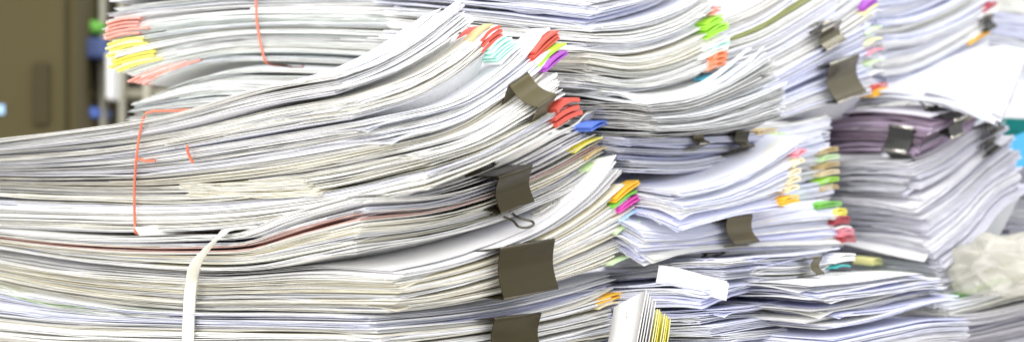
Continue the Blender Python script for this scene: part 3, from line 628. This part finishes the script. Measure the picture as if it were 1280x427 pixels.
clip(R3, .5, .95, .35, .018, 'small black clip with silver glints beside a yellow tab in the right pile', m=CLIPK, wire=STEEL, out=.010, edge_r=.0015)
clip(R4, .78, .97, .86, .020, 'black clip high on the steep sheets at the right edge', m=CLIPK, out=.010)
clip(R4, .55, .70, .72, .016, 'lower black clip on the steep sheets at the right edge', m=CLIPK, out=.010)
clip(R1, .10, .24, .93, .014, 'small black clip at the end of the top bundle of the right pile', m=CLIPK, out=.010)
# ------------------------------------------------------------------ hidden bundles that carry the piles down to the table
stack('lowest bundle of the front pile, resting on the table', [
    (0, (490, 580), [(300, 562), (100, 546), (-60, 536)], [(640, 562), (765, 545)]),
    (1, (480, 482), [(300, 486), (100, 488), (-60, 486)], [(640, 460), (762, 442)])], 0.0, 16, MIX, seed=71)
stack('lowest bundle of the middle pile, resting on the table', [
    (0, (1030, 544), [(940, 538), (760, 528)], [(1100, 536), (1200, 522)]),
    (1, (1030, 506), [(940, 501), (760, 492)], [(1100, 497), (1200, 482)])], 0.17, 8, MIX, seed=72, a1=36, a2=54)
stack('small table-level bundle under the yellow-tabbed packet', [
    (0, (905, 547), [(850, 542), (700, 530)], [(980, 538)]),
    (1, (905, 472), [(850, 471), (700, 462)], [(980, 460)])], 0.15, 14, MIX, seed=73, a1=36, a2=54)
stack('table-level bundle of the back left pile', [
    (0, (600, 521), [(450, 518), (180, 512)], [(630, 519)]),
    (1, (600, 472), [(450, 470), (180, 466)], [(630, 462)])], 0.30, 10, MIX, seed=74, a1=12, a2=78)
stack('table-level bundle of the right pile', [
    (0, (1190, 515), [(1120, 511), (1040, 506)], [(1240, 507), (1320, 497)]),
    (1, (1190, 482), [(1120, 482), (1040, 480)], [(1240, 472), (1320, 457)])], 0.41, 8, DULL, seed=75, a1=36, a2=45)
stack('table-level bundle behind the right pile', [
    (0, (1290, 488), [(1230, 486), (1180, 484)], [(1340, 482)]),
    (1, (1290, 402), [(1230, 397), (1180, 392)], [(1340, 392)])], 0.68, 14, DULL, seed=76, a1=25, a2=60)
# ------------------------------------------------------------------ smaller packets and loose sheets
def plane_Y(C, Yc, ang, px):
    return edge3d(C, [(px, C[1])], ang, -1, Yc, 3)[-1][1]
GR = [((.30, .54, .24), 1), ((.55, .72, .48), 2), ((.82, .84, .76), 4)]
stack('thin packet of green sheets sticking out of the front pile at the far left', [
    (0, (214, 398), [(140, 394), (60, 384), (0, 372), (-50, 362)], [(240, 406)]),
    (1, (200, 389), [(140, 384), (60, 372), (0, 356), (-50, 345)], [(230, 397)])], plane_Y((478, 400), 0, 38, 200) - .005, 9, GR, seed=80, dog=0)
stack('short cream packet pushed out of the front pile right of the red rubber band', [
    (0, (395, 246), [(330, 247), (280, 246), (228, 244)], [(420, 240)]),
    (1, (385, 226), [(330, 230), (280, 231), (228, 230)], [(410, 221)])], plane_Y((530, 200), 0, 38, 390) - .006, 7, [((.87, .84, .74), 3), ((.88, .87, .80), 2)], seed=82, dog=0)
sheet('white sheet with a lifted corner poking out beneath the red rubber band', (176, 296), [(168, 284)], [(240, 290), (330, 284)], plane_Y((500, 300), 0, 38, 180) - .008)
sheet('white sheet drooping with a square corner in the middle pile', (906, 373), [(880, 366), (845, 356), (820, 352)], [(908, 362), (909, 352)], 0.150, a1=36, a2=70, n=2)
sheet('white sheet with a downturned corner hanging from the right pile', (1155, 327), [(1120, 320), (1050, 304)], [(1165, 312), (1172, 300)], 0.442, a1=36, a2=45)
# leaning packet with yellow dividers
def lean_packet():
    root = thing('leaning_packet', tuple(wp(800, 555, .11)), 'stapled white packet with yellow dividers leaning beside the front pile', 'document packet')
    org = np.array(root.location)
    def leaf(name, i, lower, m, sh):
        V = []; F = []; ns = 9
        dx, dy = i * 3.1, lower
        a0, b0 = np.array((768, 383)), np.array((808, 362)); a1_, b1 = np.array((733, 555)), np.array((768, 555))
        for r in range(ns):
            f = r / (ns - 1)
            for c in range(4):
                g = c / 3
                p = (a0 * (1 - g) + b0 * g) * (1 - f) + (a1_ * (1 - g) + b1 * g) * f
                y = p[1] + dy * (1 - f)
                bow = 3.0 * math.sin(f * 3.14) * (0.6 + .1 * i)
                Y = .135 - .035 * g + i * .0025
                q0 = wp(p[0] + dx + bow + sh * (1 - f) + dy * -.12 * (1 - f), y, Y)
                V.append(tuple(q0)); V.append(tuple(q0 + np.array((.0007, .0003, 0))))
        g_ = lambda r, c, h: (r * 4 + c) * 2 + h
        for r in range(ns - 1):
            for c in range(3):
                F.append((g_(r, c, 0), g_(r + 1, c, 0), g_(r + 1, c + 1, 0), g_(r, c + 1, 0))); F.append((g_(r, c, 1), g_(r, c + 1, 1), g_(r + 1, c + 1, 1), g_(r + 1, c, 1)))
            for c in (0, 3): F.append((g_(r, c, 0), g_(r, c, 1), g_(r + 1, c, 1), g_(r + 1, c, 0)))
        for c in range(3): F.append((g_(0, c, 0), g_(0, c + 1, 0), g_(0, c + 1, 1), g_(0, c, 1)))
        return mesh_obj(name, V, F, m, root, tuple(org))
    for i in range(5): leaf('sheet', i, i * 3.5, PLAINW, random.uniform(-1, 1))
    for i in range(5, 12): leaf('divider' if i % 2 else 'sheet', i, 22 + (i - 5) * 2.2 + random.uniform(-2, 2), TM['paleyellow'] if i % 3 != 1 else TM['yellow'], random.uniform(-1, 1))
    V = []; F = []; tube_vf(V, F, [wp(783, 388, .1185) + [0, -.001, 0], wp(784, 400, .1185) + [0, -.001, 0]], .0005, 6)
    mesh_obj('staple', V, F, STEEL, root, tuple(org))
PLAINW = noisy('plain_paper', (.84, .84, .85), (.87, .87, .87), 30, .75)
lean_packet()
# ------------------------------------------------------------------ bands and tape
def find_u(B, t, px):
    lo, hi = 0.0, 1.0
    for _ in range(40):
        m = (lo + hi) / 2; p = B.S(t, m, 0); q = 640 + p[0] / (K * (D + p[1]))
        if q > px: lo = m
        else: hi = m
    return (lo + hi) / 2
def loop(name, label, cat, fr, top, bottom, m, rad, thin=1.0, off=.006):
    """fr: (bundle, t, px) down the front face from the bottom to the top; the loop then runs over the top and round the back"""
    pts = []
    for B, t, px in fr:
        u = find_u(B, t, px); pts.append(B.S(t, u, 0) - B.d2 * off)
    B, t, du = top; u = find_u(B, t, fr[-1][2]); L = B.L2; e = off / L
    for v in (.0, .15, .35, .6, .85, 1.0): pts.append(B.S(t, u - du * min(v * 1.6, 1), v) + np.array((0, 0, .0035)))
    pts.append(B.S(t, u - du, 1 + e)); ut = u - du
    B2, t2 = bottom; u2 = find_u(B2, t2, fr[0][2])
    pts.append(B2.S(t2, u2, 1 + e) + np.array((0, 0, .004)))
    for v in (.95, .5, .05): pts.append(B2.S(t2, u2, v) - np.array((0, 0, .002)))
    P = np.array(pts + [pts[0]]); C = catmull(P, 150)[:-1]
    V = []; F = []; tube_vf(V, F, C, rad, 8, closed=True, thin=thin)
    o = mesh_obj(name, V, F, m, None, tuple(C.mean(0))); return finish(o, label, cat)
REDB = noisy('rubber_red', (.66, .13, .07), (.74, .20, .12), 90, .5)
TAPE = noisy('cotton_tape', (.86, .85, .76), (.80, .79, .70), 240, .8, bump=.0003)
loop('rubber_band', 'thin red rubber band looped round the left of the front pile', 'rubber band',
     [(F1c, 0, 177), (F1c, .5, 176), (F1b, .1, 176), (F1b, .55, 177), (F1b, 1, 179), (F1a, .45, 182), (F1a, .98, 188)], (F1a, 1.0, .10), (F1c, 0), REDB, .0009)
def strand(name, label, cat, B, pxs, m, rad, off=.0065):
    P = [B.S(t, find_u(B, t, px), 0) - B.d2 * off for t, px in pxs]
    V = []; F = []; C = catmull(P, 24); tube_vf(V, F, C, rad, 8); o = mesh_obj(name, V, F, m, None, tuple(C.mean(0))); return finish(o, label, cat)
strand('rubber_band', 'short slack strand of red rubber band right of the knot', 'rubber band', F1b, [(.85, 178), (.93, 182), (.86, 191), (.84, 203)], REDB, .0009)
strand('rubber_band', 'small red hook of rubber band peeking from the sheets', 'rubber band', F1b, [(1.05, 243), (.9, 244), (.78, 247), (.68, 250)], REDB, .0010)
loop('cotton_tape', 'flat cream white tape tied down the lower front pile', 'tape',
     [(F4, .05, 251), (F3, .05, 254), (F3, .75, 257), (F2, .25, 264), (F2, .95, 292)], (F2, 1.0, .25), (F4, 0), TAPE, .0041, thin=.22, off=.013)
loop('string', 'thin coral string round the back left tabbed bundle', 'string',
     [(B1, 0, 334), (B1, .3, 329), (B1, .7, 324), (B0, .1, 323), (B0, 1, 322)], (B0, 1.0, .02), (B1, 0), REDB, .0009)
# ------------------------------------------------------------------ paper clip, bag, folder, card
def paper_clip(B, t, v):
    p = B.S(t, .02, v); tan = B.S(t, .02, v + .03) - p; tan /= np.linalg.norm(tan); side = B.d1; nr = np.cross(side, tan); nr = nr if nr[2] > 0 else -nr
    pts = [(0, 0), (.020, 0), (.025, .002), (.025, .005), (.020, .007), (.001, .007), (-.002, .0055), (-.002, .0028), (.001, .0015), (.017, .0015), (.019, .003), (.017, .005), (.006, .005)]
    P = [p + tan * a + side * (b + .002) + nr * .0022 for a, b in pts]; V = []; F = []; tube_vf(V, F, catmull(P, 60), .0005, 6)
    o = mesh_obj('paper_clip', V, F, STEEL, None, tuple(p)); finish(o, 'silver wire paper clip on the curled sheets above the widest clip', 'paper clip')
paper_clip(F3, 1.0, .68)
def bag():
    import bmesh
    bm = bmesh.new(); bmesh.ops.create_icosphere(bm, subdivisions=5, radius=1); r = np.random.default_rng(3)
    seeds = r.normal(0, 1, (34, 3)); seeds /= np.linalg.norm(seeds, axis=1)[:, None]
    for v in bm.verts:
        c = np.array(v.co); d = np.sort(np.linalg.norm(seeds - c, axis=1)); k = 1 - .8 * min((d[1] - d[0]), .3) + .15 * d[0]
        k += .08 * math.sin(c[0] * 9 + c[2] * 5)
        v.co = Vector(c * k) * 1
        v.co.x *= .048; v.co.y *= .045; v.co.z *= .030
        if v.co.z < -.018: v.co.z = -.018 + (v.co.z + .018) * .2
    me = bpy.data.meshes.new('plastic_bag'); bm.to_mesh(me); bm.free(); me.polygons.foreach_set('use_smooth', [True] * len(me.polygons))
    m = noisy('bag_plastic', (.82, .80, .73), (.74, .72, .63), 25, .10); nt = m.node_tree; b = nt.nodes['Principled BSDF']; b.inputs['Coat Weight'].default_value = 1
    tp = nt.nodes.new('ShaderNodeBsdfTransparent'); tl = nt.nodes.new('ShaderNodeBsdfTranslucent'); tl.inputs[0].default_value = (.88, .85, .75, 1)
    x1 = nt.nodes.new('ShaderNodeMixShader'); x1.inputs[0].default_value = .45; x2 = nt.nodes.new('ShaderNodeMixShader'); x2.inputs[0].default_value = .38
    nt.links.new(b.outputs[0], x1.inputs[1]); nt.links.new(tl.outputs[0], x1.inputs[2]); nt.links.new(x1.outputs[0], x2.inputs[1]); nt.links.new(tp.outputs[0], x2.inputs[2])
    nt.links.new(x2.outputs[0], nt.nodes['Material Output'].inputs['Surface'])
    me.materials.append(m); o = bpy.data.objects.new('plastic_bag', me); scene.collection.objects.link(o); o.location = tuple(wp(1258, 338, .46)); finish(o, 'crumpled beige translucent plastic bag at the right edge', 'bag')
bag()
stack('teal folder packet at the right edge of the photo', [
    (0, (1300, 183), [(1260, 176), (1215, 172)], [(1340, 172)]),
    (1, (1300, 152), [(1260, 148), (1215, 148)], [(1340, 148)])], 0.66, 5, [((.02, .26, .24), 3), ((.05, .36, .33), 2)], seed=90, a1=25, a2=60, name='folder', cat='folder', dens=1)
sheet('bright blue card slanting at the right edge below the teal folder', (1262, 216), [(1250, 178)], [(1300, 200), (1330, 190)], 0.62, a1=40, a2=40, tint=(.08, .42, .72), name='blue_card', cat='card')
tab(R5, .92, 'paleyellow', .012, .014, .010, layers=3, end=3, at_u=.42)
# ------------------------------------------------------------------ render fast end
